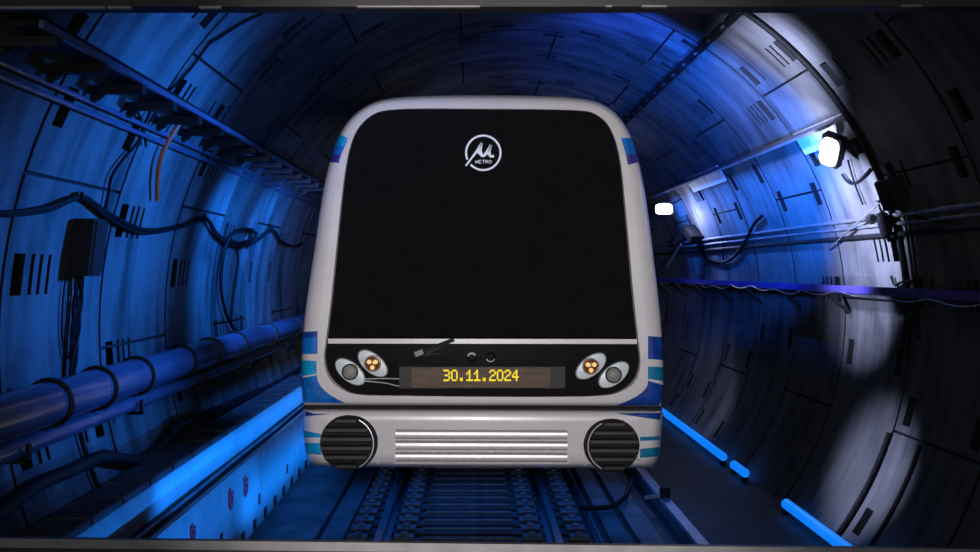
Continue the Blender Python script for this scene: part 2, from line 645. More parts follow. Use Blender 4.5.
def radial(poly, ang, cx=TCX, cy=TCY):
    """distance from the middle of the face to the outline in this direction"""
    dx, dy = math.cos(ang), math.sin(ang)
    best = 0
    n = len(poly)
    for i in range(n):
        ax, ay = poly[i][0] - cx, poly[i][1] - cy
        bx, by = poly[(i + 1) % n][0] - cx, poly[(i + 1) % n][1] - cy
        ex, ey = bx - ax, by - ay
        den = dx * ey - dy * ex
        if abs(den) < 1e-9:
            continue
        r_ = (ax * ey - ay * ex) / den
        u = (ax * dy - ay * dx) / den
        if -1e-6 <= u <= 1 + 1e-6 and r_ > best:
            best = r_
    return best


def rim_depth(v):
    if v < .08:
        return D0 + .03 - .05 * (v / .08)
    if v < .6:
        return D0 - .02
    w = min(1, (v - .6) / .4)
    return D0 - .02 + .11 * (1 - math.sqrt(max(0, 1 - w * w)))


NA = 288
ANG = [2 * PI * i / NA for i in range(NA)]
ANG = sorted(ANG + [math.atan2(406.5 - TCY, 661 - TCX), math.atan2(405.5 - TCY, 304 - TCX) % (2 * PI)])
RI = [radial(INN, a) for a in ANG]
RO = [radial(OUT, a) for a in ANG]

train = thing('metro_train', (0.09, D0, 0.15), 'white metro train with black windscreen and blue stripes coming out of the tunnel', 'train')

rings = []
for v in (0, .03, .08, .2, .4, .6, .68, .75, .8, .84, .91, .96, .99, 1.0):
    d = rim_depth(v)
    rings.append([at(TCX + math.cos(a) * (ri + (ro - ri) * v), TCY + math.sin(a) * (ri + (ro - ri) * v), d)
                  for a, ri, ro in zip(ANG, RI, RO)])
mb = MB()
mb.loft(rings)
mb.build('front_frame', M_white, train, smooth=True)
# carriage behind the face
edge = rings[-1]
mid = Vector((TCX - VX, 0, 0)) * (D0 / F)
def back(y, s):
    return [Vector((mid.x + (p.x - mid.x) * s, y, 2.25 + (p.z - 2.25) * s)) for p in edge]
mb = MB()
mb.loft([edge, back(D0 + 0.7, .995), back(D0 + 14.0, .995)], cap1=True)
mb.build('body_shell', M_white, train, smooth=True)
for sx in (-1, 1):
    for k in range(4):
        xs = mid.x + sx * 1.652
        mb = MB()
        mb.box(xs - .012, xs + .012, D0 + 1.2 + k * 3.3, D0 + 3.2 + k * 3.3, 1.85, 2.75)
        mb.build('side_window', M_glass, train)

# black windscreen and lower black panel inside the frame
def clip_poly(poly, ylo, yhi):
    def cut(ps, f):
        res = []
        for i in range(len(ps)):
            a, b = ps[i], ps[(i + 1) % len(ps)]
            fa, fb = f(a), f(b)
            if fa >= 0:
                res.append(a)
            if fa * fb < 0:
                t_ = fa / (fa - fb)
                res.append((a[0] + (b[0] - a[0]) * t_, a[1] + (b[1] - a[1]) * t_))
        return res
    return cut(cut(poly, lambda p: p[1] - ylo), lambda p: yhi - p[1])


INN2 = [(TCX + math.cos(a) * (r + 1), TCY + math.sin(a) * (r + 1)) for a, r in zip(ANG, RI)]


def face_panel(poly, name, m, d, bulge=0.03, cx=483, cy=250):
    mb = MB()
    rr = [[at(cx + (x - cx) * s, cy + (y_ - cy) * s, d - bulge * (1 - s * s)) for x, y_ in poly] for s in (1, .97, .85, .6, .3, .05)]
    mb.loft(rr, cap1=True)
    return mb.build(name, m, train, smooth=True)


face_panel(clip_poly(INN2, 0, 337.5), 'windscreen', M_glass, D0 + .022, .03, 483, 225)
face_panel(clip_poly(INN2, 344, 500), 'lower_front_panel', M_panel, D0 + .022, .006, 483, 370)
mb = MB()
a_, b_ = at(328.5, 340.9, D0 + .0), at(636.5, 341.4, D0 + .0)
mb.bar(a_, b_, .04, .044, up=(0, 0, 1))
mb.build('windscreen_sill', M_white, train)

# bumper
bo = [(303.5, 408.3), (320, 407.6), (483, 408), (645, 408.8), (661.5, 409.5), (661.5, 430), (660, 450), (657.5, 460), (652, 466), (640, 468),
      (483, 468), (327, 466.5), (314, 465), (308, 459), (305, 446), (303.5, 428)]
BO = smooth2(bo, 4, {0, 1, 2, 3, 15, 9, 10})
BCX, BCY = 483, 438


def bum_depth(v):
    w = max(0, (v - .80) / .20)
    return D0 - .05 + .22 * (1 - math.sqrt(max(0, 1 - min(1, w) ** 2)))


mb = MB()
rr = []
for v in (.5, .80, .86, .91, .95, .98, .995, 1.0):
    d = bum_depth(v)
    # keep the roll of the edge equally wide all round
    ring = []
    for x, y_ in BO:
        ux = (x - BCX)
        uy = (y_ - BCY)
        k = 1 - v
        ring.append(at(BCX + ux - math.copysign(min(abs(ux), 60 * k), ux), BCY + uy - math.copysign(min(abs(uy), 28 * k), uy), d))
    rr.append(ring)
rr.append([p + Vector((0, 1.3, 0)) for p in rr[-1]])
mb.loft(rr, cap0=True, cap1=True)
mb.build('bumper', M_white, train, smooth=True)
mb = MB()
mb.bar(at(304.5, 406.6, D0 + .10), at(660.5, 408, D0 + .10), .16, .03)
mb.build('bumper_seam', M_black, train)


def bar_px(mb, x0, y0, x1, y1, w, d, th=.02, mi=0):
    mb.bar(at(x0, y0, d), at(x1, y1, d), th, w * d / F, mi=mi)


# ribbed step plate in the middle of the bumper
DB = D0 - .055
mb = MB()
p, q = at(394, 429, DB), at(569, 464, DB)
mb.box(p.x, q.x, DB - .006, DB + .02, q.z, p.z)
sp = mb.build('step_plate', M_white, train)
for yy in (434, 445, 456.5):
    mb = MB()
    prof = [(0.0, -.042), (-.02, -.04), (-.042, -.026), (-.05, 0), (-.042, .026), (-.02, .04), (0, .042)]
    c0, c1 = at(396, yy, DB - .004), at(567, yy + .6, DB - .004)
    mb.add([(c.x, c.y + a, c.z + b) for c in (c0, c1) for a, b in prof],
           [[i, i + 1, 8 + i, 7 + i] for i in range(6)] + [list(range(7)), list(range(7, 14))])
    mb.build('rib', M_chrome, sp, smooth=True)
mb = MB()
for xx, y1 in ((378.5, 464), (585, 466)):
    bar_px(mb, xx, 426, xx, y1, 1.2, DB - .002, .012)
mb.build('panel_joint', M_grey_steel, train)


def disc(mb, c, r, y0, y1, n=40, rx=None, tilt=0.0, mi=0):
    """round plate facing the camera side, between depths y0 (front) and y1"""
    rx = rx or r
    pts = []
    for k in range(n):
        a = 2 * PI * k / n
        u, w = rx * math.cos(a), r * math.sin(a)
        pts.append((c.x + u * math.cos(tilt) - w * math.sin(tilt), c.z + u * math.sin(tilt) + w * math.cos(tilt)))
    mb.prism(pts, y0, y1, mi)


def torus_arc(mb, c, r, tr, a0, a1, y, n=40, seg=8):
    mb.tube([(c.x + r * math.cos(a0 + (a1 - a0) * k / n), y, c.z + r * math.sin(a0 + (a1 - a0) * k / n)) for k in range(n + 1)], tr, seg)


for vx, vy, vr, sx in ((348, 442.5, 27.5, -1), (612.5, 445, 26.5, 1)):
    c = at(vx, vy, DB)
    r = vr * DB / F
    mb = MB()
    disc(mb, c, r, DB - .03, DB + .12)
    # thicker dark housing on the side towards the middle
    c2 = at(vx - sx * 2.8, vy, DB)
    disc(mb, c2, r * .99, DB - .022, DB + .12)
    vent = mb.build('round_vent', M_black, train)
    for k in range(6):
        h = (k - 2.5) / 3.05
        hw = math.sqrt(max(.05, 1 - (abs(h) + .10) ** 2)) * r * .93
        z = c.z + h * r
        mb = MB()
        prof = [(-.035, -.028), (-.062, -.016), (-.058, .012), (-.034, .03)]
        mb.add([(c.x + s * hw + sx * .01, DB + a, z + b) for s in (-1, 1) for a, b in prof],
               [(0, 1, 2, 3), (4, 7, 6, 5)] + [[i, (i + 1) % 4, 4 + (i + 1) % 4, 4 + i] for i in range(4)])
        mb.build('slat', M_slat, vent)
    mb = MB()
    ca = PI if sx > 0 else 0
    torus_arc(mb, c, r * .95, .006, ca - 1.1, ca + 1.1, DB - .055)
    mb.build('vent_edge_ring', M_chrome, vent)

# headlights: pale almond bezels with a lens each
for hx, hy, til, amber in ((350.3, 371.7, -40, 0), (372.8, 363.3, -40, 1), (590.8, 366, 38, 1), (613.6, 374.7, 38, 0)):
    c = at(hx, hy, D0)
    mb = MB()
    rx, ry = 18 * D0 / F, 9.6 * D0 / F
    rings_ = []
    for s, dy in ((1.0, .02), (1.0, -.012), (.93, -.026), (.5, -.034), (.05, -.036)):
        g = []
        for k in range(40):
            a = 2 * PI * k / 40
            u, w = rx * s * math.cos(a), ry * s * math.sin(a)
            tl = math.radians(til)
            g.append((c.x + u * math.cos(tl) - w * math.sin(tl), D0 + dy, c.z + u * math.sin(tl) + w * math.cos(tl)))
        rings_.append(g)
    mb.loft(rings_, cap0=True, cap1=True)
    h = mb.build('headlight', M_bezel, train, smooth=True)
    cl = at(hx + (.3 if hx < 480 else -.6), hy - .2, D0)
    r = 7.4 * D0 / F
    mb = MB()
    torus_arc(mb, cl, r, .009, 0, 2 * PI, D0 - .04)
    mb.build('lens_ring', M_black_steel if not amber else M_amber_cup, h)
    mb = MB()
    rings_ = []
    for s, dy in ((1, -.03), (.98, -.044), (.8, -.054), (.4, -.061), (.05, -.063)):
        rings_.append([(cl.x + r * s * math.cos(2 * PI * k / 32), D0 + dy, cl.z + r * s * math.sin(2 * PI * k / 32)) for k in range(32)])
    mb.loft(rings_, cap0=True, cap1=True)
    mb.build('lens', M_amber_cup if amber else M_lens, h, smooth=True)
    if amber:
        for a in (150, 30, 270):
            q = Vector((cl.x + r * .5 * math.cos(math.radians(a)), 0, cl.z + r * .5 * math.sin(math.radians(a))))
            mb = MB()
            disc(mb, q, r * .30, D0 - .068, D0 - .05, 16)
            mb.build('bulb', M_amber, h)

# pale blurred light streaks between the left lamps and display, added as thin strands
mb = MB()
for pts in (((364, 379), (385, 378.5), (412, 379.3)), ((364, 381), (385, 383), (402, 386.5), (424, 386))):
    mb.tube(smooth_path([at(x, y_, D0 - .012) for x, y_ in pts]), .006, 6)
mb.build('light_smear', M_chrome, train)

# destination display
mb = MB()
p, q = at(399.5, 366.5, D0), at(565, 388, D0)
mb.box(p.x, q.x, D0 - .02, D0 + .03, q.z, p.z)
disp = mb.build('destination_display', M_display_end, train)
mb = MB()
p, q = at(411.5, 367, D0), at(550, 387, D0)
mb.box(p.x, q.x, D0 - .028, D0 - .01, q.z, p.z)
mb.build('display_window', M_display, disp)
GL = {'3': ['11110', '00001', '00001', '01110', '00001', '00001', '11110'],
      '0': ['01110', '10001', '10001', '10001', '10001', '10001', '01110'],
      '.': ['00000', '00000', '00000', '00000', '00000', '01100', '01100'],
      '1': ['00100', '01100', '10100', '00100', '00100', '00100', '11111'],
      '2': ['01110', '10001', '00001', '00110', '01000', '10000', '11111'],
      '4': ['00010', '00110', '01010', '10010', '11111', '00010', '00010']}
dd = D0 - .03
for i, ch in enumerate('30.11.2024'):
    mb = MB()
    x0 = 443.4 + i * 7.62
    y0_ = 369.7
    for r_, row in enumerate(GL[ch]):
        for c_, bit in enumerate(row):
            if bit == '1':
                p = at(x0 + c_ * 1.28, y0_ + r_ * 1.62, dd)
                q = at(x0 + c_ * 1.28 + 1.55, y0_ + r_ * 1.62 + 1.66, dd)
                mb.box(p.x, q.x, dd, dd + .004, q.z, p.z)
    mb.build('dot' if ch == '.' else 'digit', M_led, disp)

# little round cameras above the display
for cx_, cy_ in ((471.8, 357), (490.5, 357.3)):
    c = at(cx_, cy_, D0)
    r = 5 * D0 / F
    mb = MB()
    rr_ = []
    for s, dy in ((1, .01), (1, -.01), (.85, -.022), (.5, -.03), (.08, -.033)):
        rr_.append([(c.x + r * s * math.cos(2 * PI * k / 24), D0 + dy, c.z + r * s * math.sin(2 * PI * k / 24)) for k in range(24)])
    mb.loft(rr_, cap0=True, cap1=True)
    co = mb.build('front_camera', M_black, train, smooth=True)
    mb = MB()
    if cx_ < 480:
        torus_arc(mb, c, r * .8, .010, .5, PI - .3, D0 - .026, 20)
    else:
        torus_arc(mb, c, r * .8, .005, PI * 1.1, PI * 1.9, D0 - .026, 20)
    mb.build('camera_ring', M_chrome, co)

# wiper
dw = D0 - .045
mb = MB()
mb.bar(at(418, 353.5, dw), at(454, 339.5, dw), .02, .035)
wp = mb.build('wiper', M_black, train)
mb = MB()
mb.bar(at(427, 353.5, dw + .01), at(449, 342, dw + .01), .014, .018)
mb.bar(at(424, 355, dw + .01), at(441, 353.2, dw + .01), .012, .012)
mb.build('wiper_blade', M_black_steel, wp)
mb = MB()
mb.bar(at(415, 354.6, dw - .008), at(423, 351.4, dw - .008), .03, .045)
mb.build('wiper_end', M_lens, wp)

# round emblem on the windscreen
dl = D0 - .018


def stroke(mb, pts, wd, d=dl, th=.008):
    """flat ribbon lettering of varying width from pixel points"""
    n = len(pts)
    L, Rr = [], []
    for i in range(n):
        a = Vector(pts[max(i - 1, 0)])
        b = Vector(pts[min(i + 1, n - 1)])
        t_ = (b - a).normalized()
        nn = Vector((-t_.y, t_.x))
        w = wd[i] if isinstance(wd, (list, tuple)) else wd
        L.append(Vector(pts[i]) + nn * w / 2)
        Rr.append(Vector(pts[i]) - nn * w / 2)
    vs = [at(p.x, p.y, d) for p in L] + [at(p.x, p.y, d) for p in Rr] + \
         [at(p.x, p.y, d + th) for p in L] + [at(p.x, p.y, d + th) for p in Rr]
    fs = []
    for i in range(n - 1):
        fs.append([i, i + 1, n + i + 1, n + i])
        fs.append([i, i + 1, 2 * n + i + 1, 2 * n + i])
        fs.append([n + i, n + i + 1, 3 * n + i + 1, 3 * n + i])
    fs += [[0, n, 3 * n, 2 * n], [n - 1, 2 * n - 1, 4 * n - 1, 3 * n - 1]]
    mb.add(vs, fs)


def curve2(pts, sub=8):
    return [(p.x, p.y) for p in smooth_path([(x, y_, 0) for x, y_ in pts], sub)]


mb = MB()
ec, er = (483.3, 152.8), 17.2
pts = [(ec[0] + er * math.cos(math.radians(a)), ec[1] + er * math.sin(math.radians(a))) for a in range(-203, 138, 5)]
stroke(mb, pts, 2.0)
# long slanting stem
stroke(mb, curve2([(465.8, 165.8), (470, 160.3), (476.5, 151.5), (481.8, 142.8)]), [1.6] * 4 + [1.8] * 8 + [2.2] * 8 + [2.4] * 5)
# the bowl and second stem of the letter
stroke(mb, curve2([(481.6, 142.8), (480.6, 148.5), (480.6, 154.2), (483.6, 155.6), (487, 152), (491, 145)]), [2.6] * 20 + [2.9] * 21)
stroke(mb, curve2([(490.8, 145), (489.4, 151), (490.3, 156), (494, 156)]), [2.6] * 12 + [2.5] * 13)
mb.add([at(x, y_, dl + .001) for x, y_ in ((476.3, 152.2), (481, 147), (482.5, 153.5), (481, 156), (477.5, 153.2))], [[0, 1, 2, 3, 4]])
mb.add([at(x, y_, dl + .001) for x, y_ in ((486, 152.5), (490.6, 147), (490.8, 152.5), (489.5, 155.5), (486.4, 154.6))], [[0, 1, 2, 3, 4]])
emblem = mb.build('emblem', M_logo, train)
mb = MB()
LET = {'M': [[(0, 1), (0, 0), (.5, .85), (1, 0), (1, 1)]],
       'E': [[(.9, 0), (0, 0), (0, 1), (.9, 1)], [(0, .5), (.75, .5)]],
       'T': [[(0, 0), (1, 0)], [(.5, 0), (.5, 1)]],
       'R': [[(0, 1), (0, 0), (.75, .04), (.9, .27), (.75, .5), (0, .54)], [(.5, .54), (.95, 1)]],
       'O': [[(.5, 0), (.9, .15), (1, .5), (.9, .85), (.5, 1), (.1, .85), (0, .5), (.1, .15), (.5, 0)]]}
for i, ch in enumerate('METRO'):
    for st in LET[ch]:
        for a, b in zip(st[:-1], st[1:]):
            stroke(mb, [(475.6 + i * 3.3 + a[0] * 2.5, 160.2 + a[1] * 3.1), (475.6 + i * 3.3 + b[0] * 2.5, 160.2 + b[1] * 3.1)], .6)
mb.build('emblem_lettering', M_logo, emblem)


# blue vinyl stripes that wrap round the corners of the face
def rim_at(px, py, off=.006):
    a = math.atan2(py - TCY, px - TCX)
    r_ = math.hypot(px - TCX, py - TCY)
    ri, ro = radial(INN, a), radial(OUT, a)
    v = max(0, min(1, (r_ - ri) / (ro - ri)))
    d = rim_depth(v) - off
    # stay just outside the surface at the rolled edge
    k = 1 + .0016 * (v ** 4)
    return at(TCX + (px - TCX) * k, TCY + (py - TCY) * k, d)


def edge_x(poly, py, side):
    xs = []
    n = len(poly)
    for i in range(n):
        a, b = poly[i], poly[(i + 1) % n]
        if (a[1] - py) * (b[1] - py) <= 0 and a[1] != b[1]:
            xs.append(a[0] + (b[0] - a[0]) * (py - a[1]) / (b[1] - a[1]))
    return min(xs) if side < 0 else max(xs)


def vinyl(name, m, top, bot, side, inner, fn, outline, rows=8, cols=10):
    """patch between the curves top(s), bot(s): s=0 at the inner edge, 1 at the outer edge of the train"""
    mb = MB()
    vs = []
    for i in range(rows + 1):
        for j in range(cols + 1):
            s = j / cols
            py = top(s) + (bot(s) - top(s)) * i / rows
            xo = edge_x(outline, min(max(py, outline_lo), outline_hi), side)
            xi = inner(py)
            vs.append(fn(xi + (xo - xi) * s, py))
    mb.add(vs, [[i * (cols + 1) + j, i * (cols + 1) + j + 1, (i + 1) * (cols + 1) + j + 1, (i + 1) * (cols + 1) + j]
                for i in range(rows) for j in range(cols)])
    return mb.build(name, m, train, smooth=True)


outline_lo, outline_hi = 96, 405
K = lambda c: (lambda s: c)
L2 = lambda a, b: (lambda s: a + (b - a) * s)
# roof corner patches
lin = lambda x0, y0_, x1, y1_: (lambda py: x0 + (x1 - x0) * (py - y0_) / (y1_ - y0_))
vinyl('stripe', M_cyan, L2(138, 134), L2(146, 146), -1, lin(348, 138, 344, 150), rim_at, OUT)
vinyl('stripe', M_azure, L2(146, 146), L2(155, 153.5), -1, lin(346, 144, 341, 155), rim_at, OUT)
vinyl('stripe', M_violet, L2(155, 153.5), L2(163, 162), -1, lin(341, 155, 338.5, 163), rim_at, OUT)
vinyl('stripe', M_azure, L2(138, 138), L2(155, 154), 1, lin(621, 138, 626, 155), rim_at, OUT)
vinyl('stripe', M_violet, L2(155, 154), L2(165, 162), 1, lin(626, 155, 628, 165), rim_at, OUT)
# lower left
vinyl('stripe', M_royal, L2(331, 332), L2(337, 338), -1, K(317.5), rim_at, OUT)
vinyl('stripe', M_azure, L2(337, 338), L2(354, 354), -1, K(317.5), rim_at, OUT)
vinyl('stripe', M_cyan, L2(361, 360), L2(374, 376), -1, K(316.5), rim_at, OUT)
vinyl('stripe', M_azure, L2(375, 378), L2(403.2, 402.5), -1, lambda py: 317 + 28 * max(0, (py - 375) / 28) ** 2.2, rim_at, OUT, 14, 16)
# lower right
vinyl('stripe', M_royal, L2(336, 337), L2(359, 360), 1, K(648), rim_at, OUT)
vinyl('stripe', M_teal, L2(366.5, 367), L2(379, 381), 1, K(648), rim_at, OUT)
vinyl('stripe', M_royal, L2(380.5, 385), L2(405.5, 405.5), 1, lambda py: 648 - 34 * max(0, (py - 381) / 25) ** 2.2, rim_at, OUT, 14, 16)


def bum_at(px, py):
    # distance to the rolled outer edge decides the depth
    xo = edge_x(BO, min(max(py, 411.5), 464), -1 if px < 483 else 1)
    k = max(0, 1 - abs(xo - px) / 60.0)
    kt = max(0, 1 - abs(py - 409.5) / 28.0)
    return at(px + math.copysign(.5 * k ** 6, px - 483), py, max(bum_depth(k), bum_depth(kt)) - .007)


outline_lo, outline_hi = 411.6, 464
vinyl('stripe', M_royal, L2(412.3, 411.6), L2(412.8, 416.5), -1, K(342), bum_at, BO, 3, 14)
vinyl('stripe', M_cyan, L2(434, 430.5), L2(437.5, 437.5), -1, K(321), bum_at, BO, 3, 8)
vinyl('stripe', M_cyan, L2(443, 443), L2(455, 453), -1, K(321), bum_at, BO, 4, 8)
vinyl('stripe', M_royal, L2(413, 413), L2(413.5, 420.5), 1, K(617), bum_at, BO, 3, 14)
vinyl('stripe', M_teal, L2(437, 436), L2(441, 440), 1, K(640), bum_at, BO, 3, 8)
vinyl('stripe', M_teal, L2(449, 447), L2(458, 456.5), 1, K(640), bum_at, BO, 4, 8)

# running gear under the floor
mb = MB()
mb.box(mid.x - 1.3, mid.x + 1.3, D0 + 1.2, D0 + 13.5, .62, .85)
mb.build('underframe', M_black_steel, train)
for yb_ in (2.4, 4.6, 10.2, 12.4):
    for sx in (-1, 1):
        c = Vector((TC + sx * .74, D0 + yb_, .15 + .36))
        mb = MB()
        def xd(r, xa, xb, n=32):
            va = [(xa, c.y + r * math.cos(2 * PI * k / n), c.z + r * math.sin(2 * PI * k / n)) for k in range(n)]
            vb = [(xb, p_[1], p_[2]) for p_ in va]
            mb.add(va + vb, [list(range(n)), list(range(n, 2 * n))] + [[k, (k + 1) % n, n + (k + 1) % n, n + k] for k in range(n)])
        xd(.355, c.x - .055, c.x + .055)
        xd(.12, c.x - .10, c.x + .10)
        mb.build('wheel', M_black_steel, train)
    mb = MB()
    mb.tube([(TC - .74, D0 + yb_, .51), (TC + .74, D0 + yb_, .51)], .07, 12)
    mb.build('axle', M_black_steel, train)

# ================================================================ LEFT WALL FITTINGS
# big pipe with clamps and thinner pipe below
px_, pz_ = -2.44, 1.585
mb = MB()
mb.tube([(px_, 4.3, pz_), (px_, 22, pz_)], .125, 24)
pipe = mb.build('water_pipe', M_pipe, smooth=True)
tag(pipe, 'thick blue pipe with dark clamps along the left wall', 'pipe')
for i, y in enumerate((5.35, 6.02, 6.72, 7.75, 8.6, 9.5, 11.0, 12.6, 14.4)):
    mb = MB()
    mb.tube([(px_ + .133 * math.cos(a * PI / 10), y, pz_ + .133 * math.sin(a * PI / 10)) for a in range(-9, 16)], .016, 6)
    w = ring_pt(180 + 6.2, y, R)
    mb.bar((px_ - .11, y, pz_ - .09), (w.x + .02, y, w.z + .06), .03, .03)
    mb.build('clamp', M_black_steel, pipe)
p2x, p2z = -2.47, 1.385
mb = MB()
mb.tube([(p2x, 4.3, p2z), (p2x, 22, p2z)], .055, 16)
pipe2 = tag(mb.build('small_pipe', M_pipe, smooth=True), 'thinner blue pipe tucked under the thick clamped pipe on left wall', 'pipe')
for y in (5.0, 6.7, 8.3, 10.0, 12):
    mb = MB()
    mb.bar((p2x - .10, y, p2z - .065), (p2x + .09, y, p2z - .065), .03, .022)
    mb.bar((p2x + .08, y, p2z - .07), (p2x + .08, y, p2z + .03), .03, .02, up=(1, 0, 0))
    mb.build('bracket', M_black_steel, pipe2)

# L-shaped support at the near end, under the pipe
mb = MB()
a, b = on_wall(2, 436, .02), on_wall(57, 424, .02)
mb.bar(a, b, .05, .05)
a2 = on_wall(6, 452, .02)
mb.bar(a, a2, .05, .05, up=(1, 0, 0))
tag(mb.build('support_arm', M_black_steel), 'short black angled arm fixed below the pipes at the near left wall', 'bracket')

# heavy hose sagging along the wall above the walkway
mb = MB()
mb.tube(run_on_wall([(-8, 517), (12, 503), (40, 483), (72, 470), (100, 457), (118, 459), (140, 460), (160, 447), (176, 428), (200, 418), (240, 400), (275, 385), (300, 370)], .06), .045, 10)
tag(mb.build('hose', M_black_steel, smooth=True), 'heavy dark hose sagging along the foot of the left wall above cover slabs', 'hose')
# dark pipe rising along the ring joint
mb = MB()
mb.tube(run_on_wall([(76, 412), (82, 440), (90, 466), (99, 489)], .03), .016, 8)
tag(mb.build('drain_tube', M_black, smooth=True), 'thin black tube down the lower left wall below the thick pipe', 'tube')

# cover slabs along the walkway step
y0 = 4.75
cov = None
for i in range(16):
    if i == 0:
        mb = MB()
        mb.box(-2.13, -2.40, y0, y0 + .43, .912, .962) if False else mb.box(-2.40, -2.13, y0, y0 + .43, .912, .962, bev=.012)
        cov = mb.build('cover_slab', M_dark_concrete)
        o = cov
    else:
        o = cov.copy()
        COL.objects.link(o)
        o.location.y = .47 * i
    tag(o, 'dark concrete cover slab on the walkway step, %s from the near end' % ORD[i], 'slab', 'cover slabs on the walkway step')

# cables in the trough and steel edge strip
for i, (x, z, r, lab) in enumerate(((-2.095, .655, .052, 'thick black cable in the walkway trough, the one against the upper step'),
                                    (-2.005, .665, .036, 'black cable in the walkway trough, the one next to the outer edge'))):
    mb = MB()
    mb.tube([(x + .006 * math.sin(k * .9 + i), 4.3 + k * .5, z) for k in range(46)], r, 10)
    tag(mb.build('power_cable', M_black, smooth=True), lab, 'cable', 'cables in the walkway trough')
mb = MB()
mb.tube([(-2.048, 4.3 + k * .5, .712 + .004 * math.sin(k)) for k in range(46)], .012, 6)
tag(mb.build('earth_wire', M_grey_steel), 'thin bright wire lying on the black cables in the walkway trough', 'wire')

# anchor slots at the foot of the riser
mb = MB()
for k in range(26):
    y = 6.9 + k * .42
    mb.box(-1.935, -1.922, y, y + .10, .06, .15)
    if k % 3 == 0:
        mb.box(-1.935, -1.924, y + .2, y + .26, .24, .33)
mb.build('trim_2', M_pocket)['kind'] = 'structure'

# small red painted marks on the riser


def riser(px, py):
    d = -1.924 * F / (px - VX)
    return at(px, py, d)


for (cx_, cy_, lab) in ((193, 535, 'small red scrawl on the walkway riser, nearest the bottom edge'),
                        (231, 499, 'small red scrawl halfway along the bright walkway riser'),
                        (246, 486, 'small red scrawl beside the vertical joint of the walkway riser')):
    mb = MB()
    for k, (dx, dy) in enumerate(((-1.5, -7), (1.2, -4.5), (-1.2, -1.5), (1.4, 1.5), (-1.5, 4), (1, 7))):
        c = riser(cx_ + dx * .8, cy_ + dy)
        mb.obox(c, (.003, 0, 0), (0, .03 + .012 * (k % 2), .012), (0, -.004, .016))
    mb.tube([riser(cx_ - 1, cy_ - 9), riser(cx_ + 1.4, cy_), riser(cx_ - 1.2, cy_ + 9)], .008, 5)
    tag(mb.build('paint_mark', M_red), lab, 'mark', 'red marks on the riser')

# junction box with its cable bundle
q = on_wall(73, 247, .0)
bw = Vector((q.x, q.y, q.z))
jb = thing('junction_box', (q.x + .1, q.y, q.z - .2), 'dark box with a cable bundle below on the left wall', 'box')
y0 = q.y - .1
mb = MB()
lean = .06
xb = q.x + .035
vs = []
for yy in (y0, y0 + .20):
    vs += [(xb - .03, yy, q.z - .19), (xb + .10, yy, q.z - .19), (xb + .145, yy, q.z + .18), (xb + .02, yy, q.z + .18)]
mb.add(vs, [(0, 1, 2, 3), (4, 7, 6, 5), (0, 4, 5, 1), (1, 5, 6, 2), (2, 6, 7, 3), (3, 7, 4, 0)])
mb.build('box_body', M_black_steel, jb)
mb = MB()
mb.add([(x + .012, yy + (.008 if yy > y0 else -.0), z) for yy in (y0 + .02, y0 + .19) for x, z in ((xb + .105, q.z - .17), (xb + .145, q.z + .165))] +
       [(x + .0, yy, z) for yy in (y0 + .02, y0 + .19) for x, z in ((xb + .10, q.z - .17), (xb + .14, q.z + .165))],
       [(0, 1, 3, 2), (0, 1, 5, 4), (2, 3, 7, 6), (0, 2, 6, 4), (1, 3, 7, 5)])
mb.build('box_lid', M_black_steel, jb)
mb = MB()
for k in range(4):
    pts = []
    for i in range(13):
        u = i / 12
        p = on_wall(80 - 8 * u + 1.2 * math.sin(9 * u + k * 1.7), 271 + 104 * u, .05)
        pts.append(p + Vector((.012 * math.cos(5 * u + k * 1.6), .012 * math.sin(7 * u + k * 2), 0)))
    mb.tube(pts, .013, 6)
mb.build('cable_bundle', M_black, jb, smooth=True)
mb = MB()
mb.tube(run_on_wall([(66, 276), (63, 300), (62, 335), (66, 358), (72, 352)], .02), .007, 6)
tag(mb.build('loose_wire', M_black), 'thin loose wire looping down left of the cable bundle', 'wire')

# festooned twin cables with hooks
mb = MB()
for dz, r in ((0, .016), (4.5, .014)):
    mb.tube(run_on_wall([(-6, 213 + dz * .3), (20, 212 + dz * .5), (50, 207 + dz * .6), (82, 197 + dz * .3), (105, 211 + dz), (130, 225 + dz), (150, 230 + dz * .7),
                         (180, 226 + dz * .3), (205, 218 + dz * .2), (216, 232 + dz * .6), (228, 241 + dz * .6), (243, 244 + dz * .4), (258, 239 + dz * .3), (272, 229 + dz * .2),
                         (281, 241 + dz * .3), (293, 246), (302, 243)], .04), r, 8)
fest = tag(mb.build('festoon_cable', M_black, smooth=True), 'pair of black cables hanging in shallow loops from hooks across left wall', 'cable')
for x, y_ in ((82, 197), (205, 218), (272, 229)):
    a, b, c = on_wall(x, y_ - 4, .016), on_wall(x, y_ - 3, .06), on_wall(x, y_ + 2, .06)
    mb = MB()
    mb.tube([a, b, c], .012, 6)
    mb.build('hook', M_black_steel, fest)
# coil and drop of the loose cable further in
mb = MB()
mb.tube(run_on_wall([(252, 233), (246, 229), (236, 231), (230, 238), (238, 243), (252, 239), (256, 233), (246, 229), (233, 233), (225, 250), (221, 275), (222, 297), (228, 318), (238, 335), (244, 343)], .05), .018, 8)
tag(mb.build('coiled_cable', M_black, smooth=True), 'black cable coiled once then dropping in an arc down to the blue pipe', 'cable')
mb = MB()
mb.tube(run_on_wall([(236, 243), (238, 262), (234, 290), (231, 320)], .03), .012, 6)
tag(mb.build('drop_cable', M_black, smooth=True), 'straight thin cable dropping inside the arc of coiled cable', 'cable')

# orange cable
mb = MB()
mb.tube(run_on_wall([(179, 124), (170, 138), (161, 158), (157.5, 180), (157.5, 200)], .05), .018, 8)
tag(mb.build('orange_cable', M_orange, smooth=True), 'orange cable hanging down the upper left wall below the tray', 'cable')
